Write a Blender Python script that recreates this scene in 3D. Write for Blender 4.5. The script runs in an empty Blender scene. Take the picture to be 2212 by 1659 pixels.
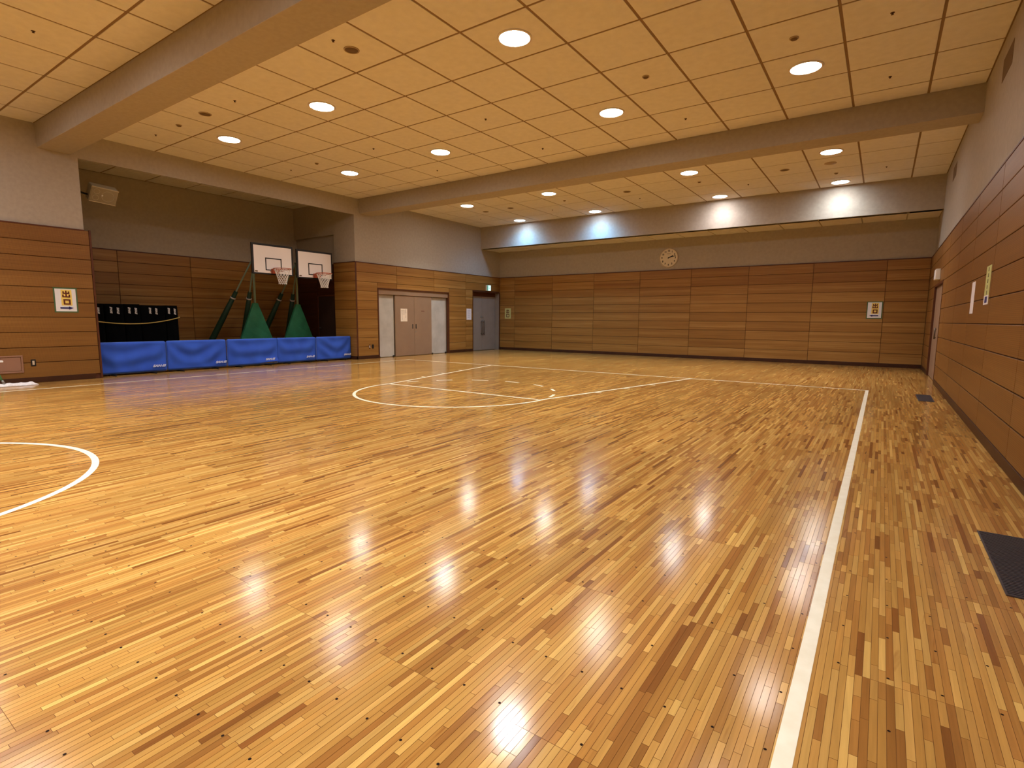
import bpy, bmesh, math, random
import numpy as np
from mathutils import Vector, Matrix, Euler
random.seed(7)
rng = np.random.default_rng(11)
sc = bpy.context.scene
col = sc.collection
PI = math.pi

# ------------------------------------------------------------------ room sizes (metres)
XL, XR, YB, H, W = -13.324, 0.958, 18.345, 4.869, 2.986     # left wall, right wall, back wall, ceiling, top of the wood
YN, YP = 4.14, 10.88                                        # alcove opening along the left wall
XA = -16.46                                                 # alcove back wall
YR = -5.6                                                   # rear wall behind the camera
PL = XL - 0.035                                             # plaster face left
PR = XR + 0.075                                             # plaster face right

# ------------------------------------------------------------------ camera, world, exposure
cam = bpy.data.cameras.new('camera')
cam.sensor_width = 36.0
cam.lens = 1149.41 / 2212 * 36.0
cam.clip_start = 0.05
camo = bpy.data.objects.new('camera', cam); col.objects.link(camo)
yaw, pitch, roll = 0.6045, -0.1207, 0.0066
f = Vector((-math.sin(yaw)*math.cos(pitch), math.cos(yaw)*math.cos(pitch), math.sin(pitch)))
r = f.cross(Vector((0, 0, 1))).normalized(); u = r.cross(f)
r2 = r*math.cos(roll) + u*math.sin(roll); u2 = -r*math.sin(roll) + u*math.cos(roll)
M = Matrix((( r2.x, u2.x, -f.x, 0), (r2.y, u2.y, -f.y, 0), (r2.z, u2.z, -f.z, 1.27), (0, 0, 0, 1)))
camo.matrix_world = M
sc.camera = camo
world = bpy.data.worlds.new('world'); sc.world = world
world.use_nodes = True
world.node_tree.nodes['Background'].inputs[0].default_value = (0.02, 0.016, 0.012, 1)
world.node_tree.nodes['Background'].inputs[1].default_value = 0.5
sc.view_settings.view_transform = 'Standard'
sc.view_settings.look = 'None'
sc.view_settings.gamma = 1.0
sc.view_settings.use_curve_mapping = False
sc.view_settings.exposure = 0.0
sc.cycles.use_light_tree = False
sc.cycles.max_bounces = 4
sc.cycles.diffuse_bounces = 3
sc.cycles.glossy_bounces = 3
sc.cycles.adaptive_threshold = 0.03
sc.cycles.caustics_reflective = False
sc.cycles.caustics_refractive = False
LAMP_W = 465.0
LENS = 78.0
BLUE, COOL, WARM, PINK, NEUT = (0.16, 0.52, 1.0), (0.86, 0.95, 1.0), (1.0, 0.98, 0.88), (1.0, 0.94, 0.97), (0.97, 0.98, 1.0)

# ------------------------------------------------------------------ materials
def s2l(c):
    return tuple((x/12.92 if x <= 0.04045 else ((x+0.055)/1.055)**2.4) for x in c)
def rgb(r_, g_, b_):
    return s2l((r_/255, g_/255, b_/255)) + (1,)
def mat(name, color, rough=0.6, metal=0.0, spec=0.5, emit=None, estr=0):
    m = bpy.data.materials.new(name); m.use_nodes = True
    b = m.node_tree.nodes['Principled BSDF']
    b.inputs['Base Color'].default_value = color
    b.inputs['Roughness'].default_value = rough
    b.inputs['Metallic'].default_value = metal
    b.inputs['Specular IOR Level'].default_value = spec
    if emit:
        b.inputs['Emission Color'].default_value = emit
        b.inputs['Emission Strength'].default_value = estr
    return m
def N(m, t, **kw):
    n = m.node_tree.nodes.new(t)
    for k, v in kw.items(): setattr(n, k, v)
    return n
def L(m, a, b): m.node_tree.links.new(a, b)
def bsdf(m): return m.node_tree.nodes['Principled BSDF']
def math_n(m, op, a, b=None, c=None):
    n = N(m, 'ShaderNodeMath', operation=op)
    for i, v in enumerate((a, b, c)):
        if v is None: continue
        if isinstance(v, (int, float)): n.inputs[i].default_value = v
        else: L(m, v, n.inputs[i])
    return n.outputs[0]
def mixc(m, fac, a, b, blend='MIX'):
    n = N(m, 'ShaderNodeMix', data_type='RGBA', blend_type=blend)
    if isinstance(fac, (int, float)): n.inputs[0].default_value = fac
    else: L(m, fac, n.inputs[0])
    for i, v in ((6, a), (7, b)):
        if isinstance(v, tuple): n.inputs[i].default_value = v
        else: L(m, v, n.inputs[i])
    return n.outputs[2]
def noisy(name, color, color2, scale=30, rough=0.8, bump=0.0, bscale=200, detail=4, spec=0.3):
    m = mat(name, color, rough, spec=spec)
    g = N(m, 'ShaderNodeNewGeometry')
    n = N(m, 'ShaderNodeTexNoise'); n.inputs['Scale'].default_value = scale; n.inputs['Detail'].default_value = detail
    L(m, g.outputs['Position'], n.inputs['Vector'])
    mr = N(m, 'ShaderNodeMapRange'); mr.inputs[1].default_value = 0.3; mr.inputs[2].default_value = 0.7
    L(m, n.outputs[0], mr.inputs[0])
    L(m, mixc(m, mr.outputs[0], color, color2), bsdf(m).inputs['Base Color'])
    if bump:
        n2 = N(m, 'ShaderNodeTexNoise'); n2.inputs['Scale'].default_value = bscale
        L(m, g.outputs['Position'], n2.inputs['Vector'])
        bp = N(m, 'ShaderNodeBump'); bp.inputs['Strength'].default_value = bump; bp.inputs['Distance'].default_value = 0.002
        L(m, n2.outputs[0], bp.inputs['Height']); L(m, bp.outputs[0], bsdf(m).inputs['Normal'])
    return m

def panel_wood(name, c0, c1, c2, perforated=False, rough=0.42):
    """horizontal-grain veneer; position in the wall plane = (x+y, z); one random tone per panel"""
    m = mat(name, c0, rough, spec=0.35)
    g = N(m, 'ShaderNodeNewGeometry'); sp = N(m, 'ShaderNodeSeparateXYZ'); L(m, g.outputs['Position'], sp.inputs[0])
    oi = N(m, 'ShaderNodeObjectInfo')
    along = math_n(m, 'ADD', sp.outputs[0], sp.outputs[1])
    rnd = oi.outputs['Random']
    off = math_n(m, 'MULTIPLY', rnd, 40.0)
    cb = N(m, 'ShaderNodeCombineXYZ')
    L(m, math_n(m, 'MULTIPLY', along, 0.9), cb.inputs[0]); L(m, math_n(m, 'MULTIPLY', sp.outputs[2], 34.0), cb.inputs[1]); L(m, off, cb.inputs[2])
    n1 = N(m, 'ShaderNodeTexNoise'); n1.inputs['Scale'].default_value = 1.0; n1.inputs['Detail'].default_value = 5; n1.inputs['Roughness'].default_value = 0.6
    L(m, cb.outputs[0], n1.inputs['Vector'])
    # veneer bands about 9 cm high
    band = math_n(m, 'FLOOR', math_n(m, 'MULTIPLY', math_n(m, 'ADD', sp.outputs[2], -0.10), 1/0.0962))
    cb2 = N(m, 'ShaderNodeCombineXYZ'); L(m, band, cb2.inputs[0]); L(m, off, cb2.inputs[1])
    wn = N(m, 'ShaderNodeTexWhiteNoise', noise_dimensions='3D'); L(m, cb2.outputs[0], wn.inputs['Vector'])
    fac = math_n(m, 'ADD', math_n(m, 'MULTIPLY', wn.outputs['Value'], 0.22 if perforated else 0.34), math_n(m, 'MULTIPLY', rnd, 0.30))
    fac = math_n(m, 'ADD', fac, math_n(m, 'MULTIPLY', math_n(m, 'SUBTRACT', n1.outputs[0], 0.36), 1.0))
    cr = N(m, 'ShaderNodeValToRGB'); L(m, fac, cr.inputs[0])
    e = cr.color_ramp.elements; e[0].position = 0.0; e[0].color = c0; e[1].position = 1.0; e[1].color = c2
    k = cr.color_ramp.elements.new(0.5); k.color = c1
    outc = cr.outputs[0]
    if perforated:
        a = math_n(m, 'ABSOLUTE', math_n(m, 'SUBTRACT', math_n(m, 'FRACT', math_n(m, 'MULTIPLY', along, 1/0.017)), 0.5))
        b = math_n(m, 'ABSOLUTE', math_n(m, 'SUBTRACT', math_n(m, 'FRACT', math_n(m, 'MULTIPLY', sp.outputs[2], 1/0.017)), 0.5))
        d = math_n(m, 'SQRT', math_n(m, 'ADD', math_n(m, 'POWER', a, 2), math_n(m, 'POWER', b, 2)))
        hole = math_n(m, 'LESS_THAN', d, 0.26)
        outc = mixc(m, math_n(m, 'MULTIPLY', hole, 0.6), outc, rgb(60, 28, 8))
    L(m, outc, bsdf(m).inputs['Base Color'])
    return m

MT = {}
MT['plaster'] = noisy('plaster', rgb(178, 168, 156), rgb(170, 160, 148), 14, 0.9, 0.35, 260)
MT['beam'] = noisy('beam_paint', rgb(176, 166, 154), rgb(168, 158, 146), 14, 0.9, 0.3, 260)
MT['tile'] = noisy('ceiling_tile_board', rgb(232, 227, 220), rgb(224, 219, 212), 9, 0.95, 0.5, 320)
MT['tbar'] = mat('ceiling_joint', rgb(138, 110, 78), 0.8)
MT['panel'] = panel_wood('panel_veneer', rgb(128, 85, 35), rgb(150, 106, 50), rgb(180, 138, 76))
MT['panel_perf'] = panel_wood('perforated_panel_veneer', rgb(122, 81, 34), rgb(136, 93, 42), rgb(152, 109, 54), True)
MT['groove'] = mat('panel_backing', rgb(84, 42, 16), 0.8)
MT['baseb'] = noisy('baseboard_wood', rgb(70, 40, 24), rgb(60, 33, 19), 8, 0.4)
MT['brown'] = noisy('dark_brown_frame', rgb(92, 50, 28), rgb(82, 44, 24), 6, 0.45)
MT['taupe'] = noisy('taupe_door_paint', rgb(150, 122, 98), rgb(144, 116, 94), 3, 0.55)
MT['greydoor'] = noisy('grey_door_paint', rgb(150, 136, 124), rgb(142, 128, 116), 3, 0.5)
MT['whitedoor'] = noisy('scuffed_white_panel', rgb(196, 190, 182), rgb(172, 166, 158), 2.2, 0.6, detail=8)
MT['darkdoor'] = mat('dark_store_door', rgb(50, 30, 20), 0.6)
MT['shadedwood'] = panel_wood('shade_toned_panel', rgb(58, 26, 10), rgb(70, 33, 13), rgb(86, 44, 20))  # wall veneer for the alcove end, with the recess shade mixed into its colours
MT['black'] = mat('black_plastic', rgb(14, 13, 13), 0.5)
MT['cover'] = noisy('black_cover_cloth', rgb(3, 3, 4), rgb(6, 6, 7), 6, 0.95, spec=0.1)
MT['steel'] = mat('brushed_steel', rgb(150, 145, 138), 0.35, 0.9)
MT['bronze'] = mat('dark_pull_metal', rgb(96, 80, 66), 0.4, 0.7)
MT['white'] = mat('white_paint', rgb(232, 228, 224), 0.5)
MT['paper'] = mat('white_paper', rgb(228, 222, 226), 0.7)
MT['cream'] = mat('cream_paper', rgb(240, 222, 200), 0.7)
MT['ink'] = mat('black_ink', rgb(30, 22, 18), 0.7)
MT['plug'] = mat('dark_plug', rgb(34, 18, 8), 0.8, spec=0.1)
MT['greyink'] = mat('grey_ink', rgb(150, 148, 160), 0.7)
MT['signgreen'] = mat('sign_green_border', rgb(66, 96, 56), 0.6)
MT['signwhite'] = mat('sign_white', rgb(226, 224, 226), 0.5)
MT['signyellow'] = mat('sign_yellow', rgb(238, 208, 104), 0.5)
MT['signlime'] = mat('sign_lime', rgb(196, 196, 128), 0.5)
MT['signbrown'] = mat('sign_brown_ink', rgb(96, 32, 8), 0.6)
MT['signblue'] = mat('sign_blue_ink', rgb(44, 40, 104), 0.6)
MT['blue'] = noisy('blue_fence_cloth', rgb(52, 94, 206), rgb(46, 84, 194), 3, 0.75, 0.3, 500)
MT['blueedge'] = mat('light_blue_piping', rgb(74, 108, 200), 0.6)
MT['logo'] = mat('pale_print', rgb(206, 212, 236), 0.6)
MT['greyprint'] = mat('grey_print', rgb(208, 204, 202), 0.7)
MT['green'] = noisy('green_pad_vinyl', rgb(42, 116, 82), rgb(36, 102, 72), 5, 0.55)
MT['dgreen'] = mat('dark_green_pad', rgb(22, 56, 34), 0.6)
MT['palegreen'] = mat('pale_green_tube', rgb(122, 142, 118), 0.45)
MT['board'] = mat('backboard_white', rgb(246, 238, 238), 0.4)
MT['boardblack'] = mat('backboard_black', rgb(20, 14, 16), 0.5)
MT['rim'] = mat('orange_rim', rgb(176, 80, 46), 0.4)
MT['net'] = mat('white_net_cord', rgb(240, 234, 230), 0.8)
MT['rope'] = mat('yellow_rope', rgb(206, 178, 96), 0.8)
MT['speaker'] = mat('beige_speaker_case', rgb(196, 182, 150), 0.6)
MT['speakergrille'] = mat('beige_speaker_grille', rgb(150, 136, 106), 0.8)
MT['beige'] = mat('beige_plate', rgb(196, 176, 150), 0.6)
MT['hatch'] = mat('hatch_paint', rgb(146, 104, 80), 0.6)
MT['detector'] = mat('detector_plastic', rgb(176, 154, 124), 0.6)
MT['detector_dark'] = mat('speaker_mesh_brown', rgb(112, 88, 60), 0.8)
MT['sprinkler'] = mat('sprinkler_brass', rgb(88, 60, 36), 0.5, 0.5)
MT['mop'] = noisy('mop_cotton', rgb(238, 232, 232), rgb(214, 206, 204), 40, 0.95)
MT['mopgreen'] = mat('green_mop_handle', rgb(76, 150, 84), 0.45)
MT['grille'] = mat('grille_slat', rgb(72, 66, 70), 0.45, 0.3)
MT['grilledark'] = mat('grille_pit', rgb(30, 26, 28), 0.8)
MT['clockface'] = mat('clock_face', rgb(226, 212, 186), 0.5)
MT['clockrim'] = mat('clock_rim', rgb(206, 186, 158), 0.45)
MT['line'] = noisy('court_line_paint', rgb(246, 238, 214), rgb(236, 226, 198), 12, 0.3, spec=0.5)
MT['exitface'] = mat('exit_light_face', rgb(215, 245, 240), 0.4, emit=rgb(205, 240, 236), estr=1.1)
MT['exitgreen'] = mat('exit_light_green', rgb(30, 130, 96), 0.4, emit=rgb(40, 140, 110), estr=0.5)
MT['exitcase'] = mat('exit_case', rgb(216, 208, 192), 0.5)
MT['ring'] = mat('downlight_trim', rgb(226, 216, 204), 0.4)

def lens_mat(name, c, s):
    m = mat(name, (0.9, 0.9, 0.9, 1), 0.3, emit=c + (1,), estr=s)
    return m

# glossy floor: colour of every strip from the mesh attribute, grain from position
def floor_mat():
    m = mat('varnished_strip_floor', rgb(190, 130, 60), 0.24, spec=0.5)
    at = N(m, 'ShaderNodeAttribute', attribute_name='tone')
    g = N(m, 'ShaderNodeNewGeometry')
    mp = N(m, 'ShaderNodeVectorMath', operation='MULTIPLY'); mp.inputs[1].default_value = (70.0, 3.0, 1.0)
    L(m, g.outputs['Position'], mp.inputs[0])
    # a different patch of grain for every strip
    ad = N(m, 'ShaderNodeVectorMath', operation='ADD'); L(m, mp.outputs[0], ad.inputs[0])
    sc_ = N(m, 'ShaderNodeVectorMath', operation='SCALE'); L(m, at.outputs['Color'], sc_.inputs[0]); sc_.inputs[3].default_value = 37.0
    L(m, sc_.outputs[0], ad.inputs[1])
    n1 = N(m, 'ShaderNodeTexNoise'); n1.inputs['Scale'].default_value = 1.0; n1.inputs['Detail'].default_value = 4; n1.inputs['Distortion'].default_value = 0.6
    L(m, ad.outputs[0], n1.inputs['Vector'])
    mr = N(m, 'ShaderNodeMapRange'); mr.inputs[1].default_value = 0.3; mr.inputs[2].default_value = 0.75; mr.inputs[3].default_value = 1.08; mr.inputs[4].default_value = 0.86
    L(m, n1.outputs[0], mr.inputs[0])
    # dark heartwood streaks running along a few strips
    mp2 = N(m, 'ShaderNodeVectorMath', operation='MULTIPLY'); mp2.inputs[1].default_value = (16.0, 1.5, 1.0); L(m, g.outputs['Position'], mp2.inputs[0])
    n2 = N(m, 'ShaderNodeTexNoise'); n2.inputs['Scale'].default_value = 1.0; n2.inputs['Detail'].default_value = 3; n2.inputs['Distortion'].default_value = 0.9
    ad2 = N(m, 'ShaderNodeVectorMath', operation='ADD'); L(m, mp2.outputs[0], ad2.inputs[0]); L(m, sc_.outputs[0], ad2.inputs[1]); L(m, ad2.outputs[0], n2.inputs['Vector'])
    mr2 = N(m, 'ShaderNodeMapRange'); mr2.inputs[1].default_value = 0.66; mr2.inputs[2].default_value = 0.72; mr2.inputs[3].default_value = 0.0; mr2.inputs[4].default_value = 0.45
    L(m, n2.outputs[0], mr2.inputs[0])
    cc = N(m, 'ShaderNodeVectorMath', operation='SCALE'); L(m, at.outputs['Color'], cc.inputs[0]); L(m, mr.outputs[0], cc.inputs[3])
    L(m, mixc(m, mr2.outputs[0], cc.outputs[0], rgb(120, 62, 20)), bsdf(m).inputs['Base Color'])
    # slightly uneven varnish
    n3 = N(m, 'ShaderNodeTexNoise'); n3.inputs['Scale'].default_value = 1.0; n3.inputs['Detail'].default_value = 2
    mp3 = N(m, 'ShaderNodeVectorMath', operation='MULTIPLY'); mp3.inputs[1].default_value = (30.0, 11.0, 1.0); L(m, g.outputs['Position'], mp3.inputs[0]); L(m, mp3.outputs[0], n3.inputs['Vector'])
    bp = N(m, 'ShaderNodeBump'); bp.inputs['Strength'].default_value = 0.2; bp.inputs['Distance'].default_value = 0.0003
    L(m, n3.outputs[0], bp.inputs['Height']); L(m, bp.outputs[0], bsdf(m).inputs['Normal'])
    n4 = N(m, 'ShaderNodeTexNoise'); n4.inputs['Scale'].default_value = 1.3; n4.inputs['Detail'].default_value = 4; L(m, g.outputs['Position'], n4.inputs['Vector'])
    mr4 = N(m, 'ShaderNodeMapRange'); mr4.inputs[1].default_value = 0.3; mr4.inputs[2].default_value = 0.7; mr4.inputs[3].default_value = 0.12; mr4.inputs[4].default_value = 0.19
    L(m, n4.outputs[0], mr4.inputs[0]); L(m, mr4.outputs[0], bsdf(m).inputs['Roughness'])
    return m
MT['floor'] = floor_mat()
MT['subfloor'] = mat('floor_joint', rgb(120, 76, 36), 0.7, spec=0.1)

# ------------------------------------------------------------------ mesh helpers
class MB:
    def __init__(s): s.v = []; s.f = []; s.sm = []
    def add(s, vs, fs, smooth=False):
        o = len(s.v); s.v += [tuple(p) for p in vs]; s.f += [tuple(i+o for i in q) for q in fs]; s.sm += [smooth]*len(fs); return s
    def box(s, x0, x1, y0, y1, z0, z1, b=0.0):
        if x0 > x1: x0, x1 = x1, x0
        if y0 > y1: y0, y1 = y1, y0
        if z0 > z1: z0, z1 = z1, z0
        b = min(b, (x1-x0)/2.5, (y1-y0)/2.5, (z1-z0)/2.5)
        if b <= 0:
            vs = [(x, y, z) for x in (x0, x1) for y in (y0, y1) for z in (z0, z1)]
            return s.add(vs, [(0, 1, 3, 2), (4, 6, 7, 5), (0, 4, 5, 1), (2, 3, 7, 6), (0, 2, 6, 4), (1, 5, 7, 3)])
        bm = bmesh.new(); bmesh.ops.create_cube(bm, size=1)
        for v in bm.verts:
            v.co = Vector(((x0+x1)/2 + v.co.x*(x1-x0), (y0+y1)/2 + v.co.y*(y1-y0), (z0+z1)/2 + v.co.z*(z1-z0)))
        bmesh.ops.bevel(bm, geom=list(bm.edges), offset=b, segments=1, affect='EDGES')
        bm.verts.index_update()
        s.add([v.co for v in bm.verts], [[v.index for v in fc.verts] for fc in bm.faces]); bm.free(); return s
    def tube(s, pts, rad, n=10, closed=False, caps=True):
        pts = [Vector(p) for p in pts]; k = len(pts)
        rads = rad if isinstance(rad, (list, tuple)) else [rad]*k
        vs = []; prev = None
        for i, p in enumerate(pts):
            if closed: t = pts[(i+1) % k] - pts[i-1]
            else: t = pts[min(i+1, k-1)] - pts[max(i-1, 0)]
            t.normalize()
            a = prev if prev is not None else (Vector((0, 0, 1)) if abs(t.z) < 0.9 else Vector((1, 0, 0)))
            a = (a - t*a.dot(t)).normalized(); b = t.cross(a); prev = a
            for j in range(n):
                th = 2*PI*j/n; vs.append(p + (a*math.cos(th) + b*math.sin(th))*rads[i])
        fs = []
        for i in range(k if closed else k-1):
            for j in range(n):
                a0 = i*n+j; a1 = i*n+(j+1) % n; b0 = ((i+1) % k)*n+j; b1 = ((i+1) % k)*n+(j+1) % n
                fs.append((a0, a1, b1, b0))
        s.add(vs, fs, True)
        if caps and not closed:
            o = len(s.v) - len(vs)
            s.f += [tuple(o+j for j in reversed(range(n))), tuple(o+(k-1)*n+j for j in range(n))]; s.sm += [False, False]
        return s
    def lathe(s, prof, n=32, c=(0, 0, 0)):
        """profile of (radius, z) about a vertical axis at c"""
        vs = []; fs = []
        for (rr, z) in prof:
            for j in range(n):
                th = 2*PI*j/n; vs.append((c[0]+rr*math.cos(th), c[1]+rr*math.sin(th), c[2]+z))
        for i in range(len(prof)-1):
            for j in range(n):
                fs.append((i*n+j, i*n+(j+1) % n, (i+1)*n+(j+1) % n, (i+1)*n+j))
        return s.add(vs, fs, True)
    def prism(s, poly, z0, z1):
        n = len(poly)
        vs = [(x, y, z0) for x, y in poly] + [(x, y, z1) for x, y in poly]
        fs = [tuple(reversed(range(n))), tuple(range(n, 2*n))] + [(i, (i+1) % n, n+(i+1) % n, n+i) for i in range(n)]
        return s.add(vs, fs)
    def xf(s, m):
        s.v = [tuple(m @ Vector(p)) for p in s.v]; return s
    def mesh(s, name, m):
        me = bpy.data.meshes.new(name); me.from_pydata(s.v, [], s.f); me.materials.append(m)
        me.polygons.foreach_set('use_smooth', s.sm); me.update()
        bm = bmesh.new(); bm.from_mesh(me); bmesh.ops.recalc_face_normals(bm, faces=bm.faces); bm.to_mesh(me); bm.free()
        return me
    def build(s, name, m, parent=None, loc=None):
        o = bpy.data.objects.new(name, s.mesh(name, m)); col.objects.link(o)
        if parent: o.parent = parent
        if loc: o.location = loc
        return o
def tag(o, label=None, cat=None, group=None, kind=None):
    if label: o['label'] = label
    if cat: o['category'] = cat
    if group: o['group'] = group
    if kind: o['kind'] = kind
    return o
def thing(name, label, cat, loc=(0, 0, 0), rz=0, group=None):
    o = bpy.data.objects.new(name, None); col.objects.link(o)
    o.location = loc; o.rotation_euler = (0, 0, rz); o.empty_display_size = 0.1
    return tag(o, label, cat, group)
def frame(O, face):
    """local (u, v, n) -> world for something on a wall: u to the viewer's right, v up, n out of the wall"""
    O = Vector(O)
    U, Nn = {'left': ((0, 1, 0), (1, 0, 0)), 'back': ((1, 0, 0), (0, -1, 0)), 'right': ((0, -1, 0), (-1, 0, 0))}[face]
    U, Nn = Vector(U), Vector(Nn)
    return Matrix(((U.x, 0, Nn.x, O.x), (U.y, 0, Nn.y, O.y), (U.z, 1, Nn.z, O.z), (0, 0, 0, 1)))
def fthing(name, label, cat, O, face, group=None):
    t = thing(name, label, cat, (0, 0, 0), 0, group); t.matrix_world = frame(O, face); return t
_pc = {}
def piece(name, x0, x1, y0, y1, z0, z1, b, m, parent):
    """a loose-looking building piece (panel, tile); pieces of equal size share one mesh"""
    d = (round(x1-x0, 4), round(y1-y0, 4), round(z1-z0, 4), b, m.name)
    if d not in _pc: _pc[d] = MB().box(-d[0]/2, d[0]/2, -d[1]/2, d[1]/2, -d[2]/2, d[2]/2, b).mesh(name, m)
    o = bpy.data.objects.new(name, _pc[d]); col.objects.link(o)
    o.location = ((x0+x1)/2, (y0+y1)/2, (z0+z1)/2); o.parent = parent
    return o

# ------------------------------------------------------------------ walls
ROW0, ROWP = 0.10, 0.2886
def rows():
    return [(ROW0+k*ROWP, ROW0+(k+1)*ROWP) for k in range(10)]
def clip_rects(a0, a1, z0, z1, holes):
    """the part(s) of one panel left over round the door openings"""
    R = [(a0, a1, z0, z1)]
    for (h0, h1, g0, g1) in holes:
        out = []
        for (p, q, s_, t) in R:
            if h1 <= p or h0 >= q or g1 <= s_ or g0 >= t: out.append((p, q, s_, t)); continue
            if p < h0: out.append((p, h0, s_, t))
            if q > h1: out.append((h1, q, s_, t))
            if t > g1: out.append((max(p, h0), min(q, h1), g1, t))
        R = out
    return [q for q in R if q[1]-q[0] > 0.03 and q[3]-q[2] > 0.03]
def wainscot(parent, face, c, splits, m, holes=()):
    """panels on the plane x=c or y=c between the joints in splits; the front face lies on c"""
    G = 0.005
    for i in range(len(splits)-1):
        for (z0, z1) in rows():
            for (a0, a1, b0, b1) in clip_rects(splits[i], splits[i+1], z0, z1, holes):
                a0 += G; a1 -= G; b0 += G; b1 -= G
                if face == 'left': piece('panel', c-0.018, c, a0, a1, b0, b1, 0.003, m, parent)
                elif face == 'right': piece('panel', c, c+0.018, a0, a1, b0, b1, 0.003, m, parent)
                else: piece('panel', a0, a1, c, c+0.018, b0, b1, 0.003, m, parent)

# left wall
D1 = (11.70, 15.14, 0.0, 2.245)      # storage doors
D2 = (16.525, 18.30, 0.0, 2.385)     # steel double door
wl = MB()
wl.box(PL-0.25, PL, YR, YN, 0, H)                                    # near part, solid behind the wood
wl.box(PL-0.04, PL, YN, YP, 4.385, H)                                # header over the alcove
wl.box(-14.355, PL, YP, YP+0.45, 0, H)                               # pier beside the alcove
wl.box(PL-0.45, PL, YP+0.45, YB+0.1, D2[3], H)                       # far part above the doors
wl.box(PL-0.45, PL, YP+0.45, D1[0], 0, D2[3]); wl.box(PL-0.45, PL, D1[1], D2[0], 0, D2[3])
wl.box(PL-0.45, PL, D1[0], D1[1], D1[3], D2[3])
wl.box(PL-0.45, PL-0.40, D1[0], D1[1], 0, D1[3])
wl.box(PL-0.45, PL-0.40, D2[0], YB+0.1, 0, D2[3])
wleft = tag(wl.build('wall_left', MT['plaster']), kind='structure')
backing = MB()
for (a, b, z0, z1) in ((YR, YN, 0.0, W), (YP, D1[0], 0, W), (D1[1], D2[0], 0, W), (D1[0], D1[1], D1[3], W), (D2[0], D2[1], D2[3], W)):
    backing.box(PL-0.01, XL-0.016, a, b, z0, z1-0.01)
backing.build('panel_backing', MT['groove'], wleft)
wainscot(wleft, 'left', XL, [YR, -3.8, -2.0, -0.2, 1.6, YN+0.065], MT['panel_perf'], holes=())
wainscot(wleft, 'left', XL, [YP+0.012, 12.54, 14.33, 16.11, YB], MT['panel'], holes=(D1, D2))
# pier: wood on its alcove side too
pb = MB().box(-14.355, XL-0.012, YP-0.018, YP+0.02, 0, W-0.01); pb.build('panel_backing', MT['groove'], wleft)
wainscot(wleft, 'back', YP-0.036, [-14.35, XL-0.002], MT['panel'])
tr = MB().box(PL-0.02, XL+0.006, YR, YN, W-0.012, W+0.014, 0.003).box(PL-0.02, XL+0.006, YP-0.042, YB, W-0.012, W+0.014, 0.003).box(-14.36, XL, YP-0.042, YP, W-0.012, W+0.014, 0.003)
tr.build('cap_rail', MT['brown'], wleft)
MB().box(PL-0.02, XL-0.018, YN-0.02, YN+0.065, 0, W).build('panel_backing', MT['groove'], wleft)
ed = MB().box(PL-0.02, XL+0.008, YN+0.065, YN+0.10, 0, W+0.016, 0.004); ed.build('end_trim', MT['brown'], wleft)
ed2 = MB().box(XL-0.006, XL+0.004, YP-0.04, YP+0.014, 0, W, 0.003); ed2.build('corner_trim', MT['brown'], wleft)

bb = MB()
for (a, b) in ((YR, YN-0.02), (YP-0.05, D1[0]), (D1[1], D2[0])): bb.box(XL-0.016, XL+0.008, a, b, 0, 0.105, 0.003)
bb.box(-14.35, XL+0.008, YP-0.05, YP-0.018, 0, 0.105, 0.003)
tag(bb.build('baseboard_left', MT['baseb']), kind='structure')

# alcove
al = MB().box(XA-0.25, XA-0.02, 1.5, YP+0.4, 0, H).box(XA-0.02, PL-0.25, 1.3, 1.5, 0, H)
wa = tag(al.build('wall_alcove', MT['plaster']), kind='structure')
MB().box(XA-0.03, XA-0.016, 1.5, YP+0.15, 0, W).build('panel_backing', MT['groove'], wa)
wainscot(wa, 'left', XA, [1.5, 2.15, 3.95, 5.76, 7.55, 9.35, YP+0.10], MT['panel'])
MB().box(XA-0.03, XA+0.006, 1.5, YP+0.12, W-0.012, W+0.014, 0.003).build('cap_rail', MT['brown'], wa)
ae = MB().box(XA-0.02, -14.355, YP+0.12, YP+0.35, 0, 3.88).box(XA-0.02, -14.355, YP+0.03, YP+0.35, 3.88, H)
we = tag(ae.build('wall_alcove_end', MT['plaster']), kind='structure')
dk = (-15.36, -14.45, 0, 1.97)
MB().box(XA, dk[0], YP+0.10, YP+0.121, 0, W).box(dk[0], -14.36, YP+0.10, YP+0.121, dk[3], W).build('panel_backing', MT['groove'], we)
wainscot(we, 'back', YP+0.084, [XA+0.01, -15.4, -14.36], MT['shadedwood'], holes=((dk[0]-0.05, dk[1]+0.10, 0, dk[3]+0.05),))
d5 = MB().box(dk[0], dk[1], YP+0.085, YP+0.12, 0.01, dk[3], 0.003).build('door_4', MT['darkdoor']); tag(d5, kind='structure')
MB().box(dk[0]-0.05, dk[0], YP+0.07, YP+0.12, 0, dk[3]+0.05, 0.004).box(dk[1], dk[1]+0.05, YP+0.07, YP+0.12, 0, dk[3]+0.05, 0.004).box(dk[0]-0.05, dk[1]+0.05, YP+0.07, YP+0.12, dk[3], dk[3]+0.05, 0.004).build('door_frame', MT['brown'], d5)
MB().tube([(dk[0]+0.07, YP+0.03, 0.95), (dk[0]+0.16, YP+0.03, 0.95)], 0.01).tube([(dk[0]+0.07, YP+0.085, 0.95), (dk[0]+0.07, YP+0.03, 0.95)], 0.01).build('door_handle', MT['steel'], d5)

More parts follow.
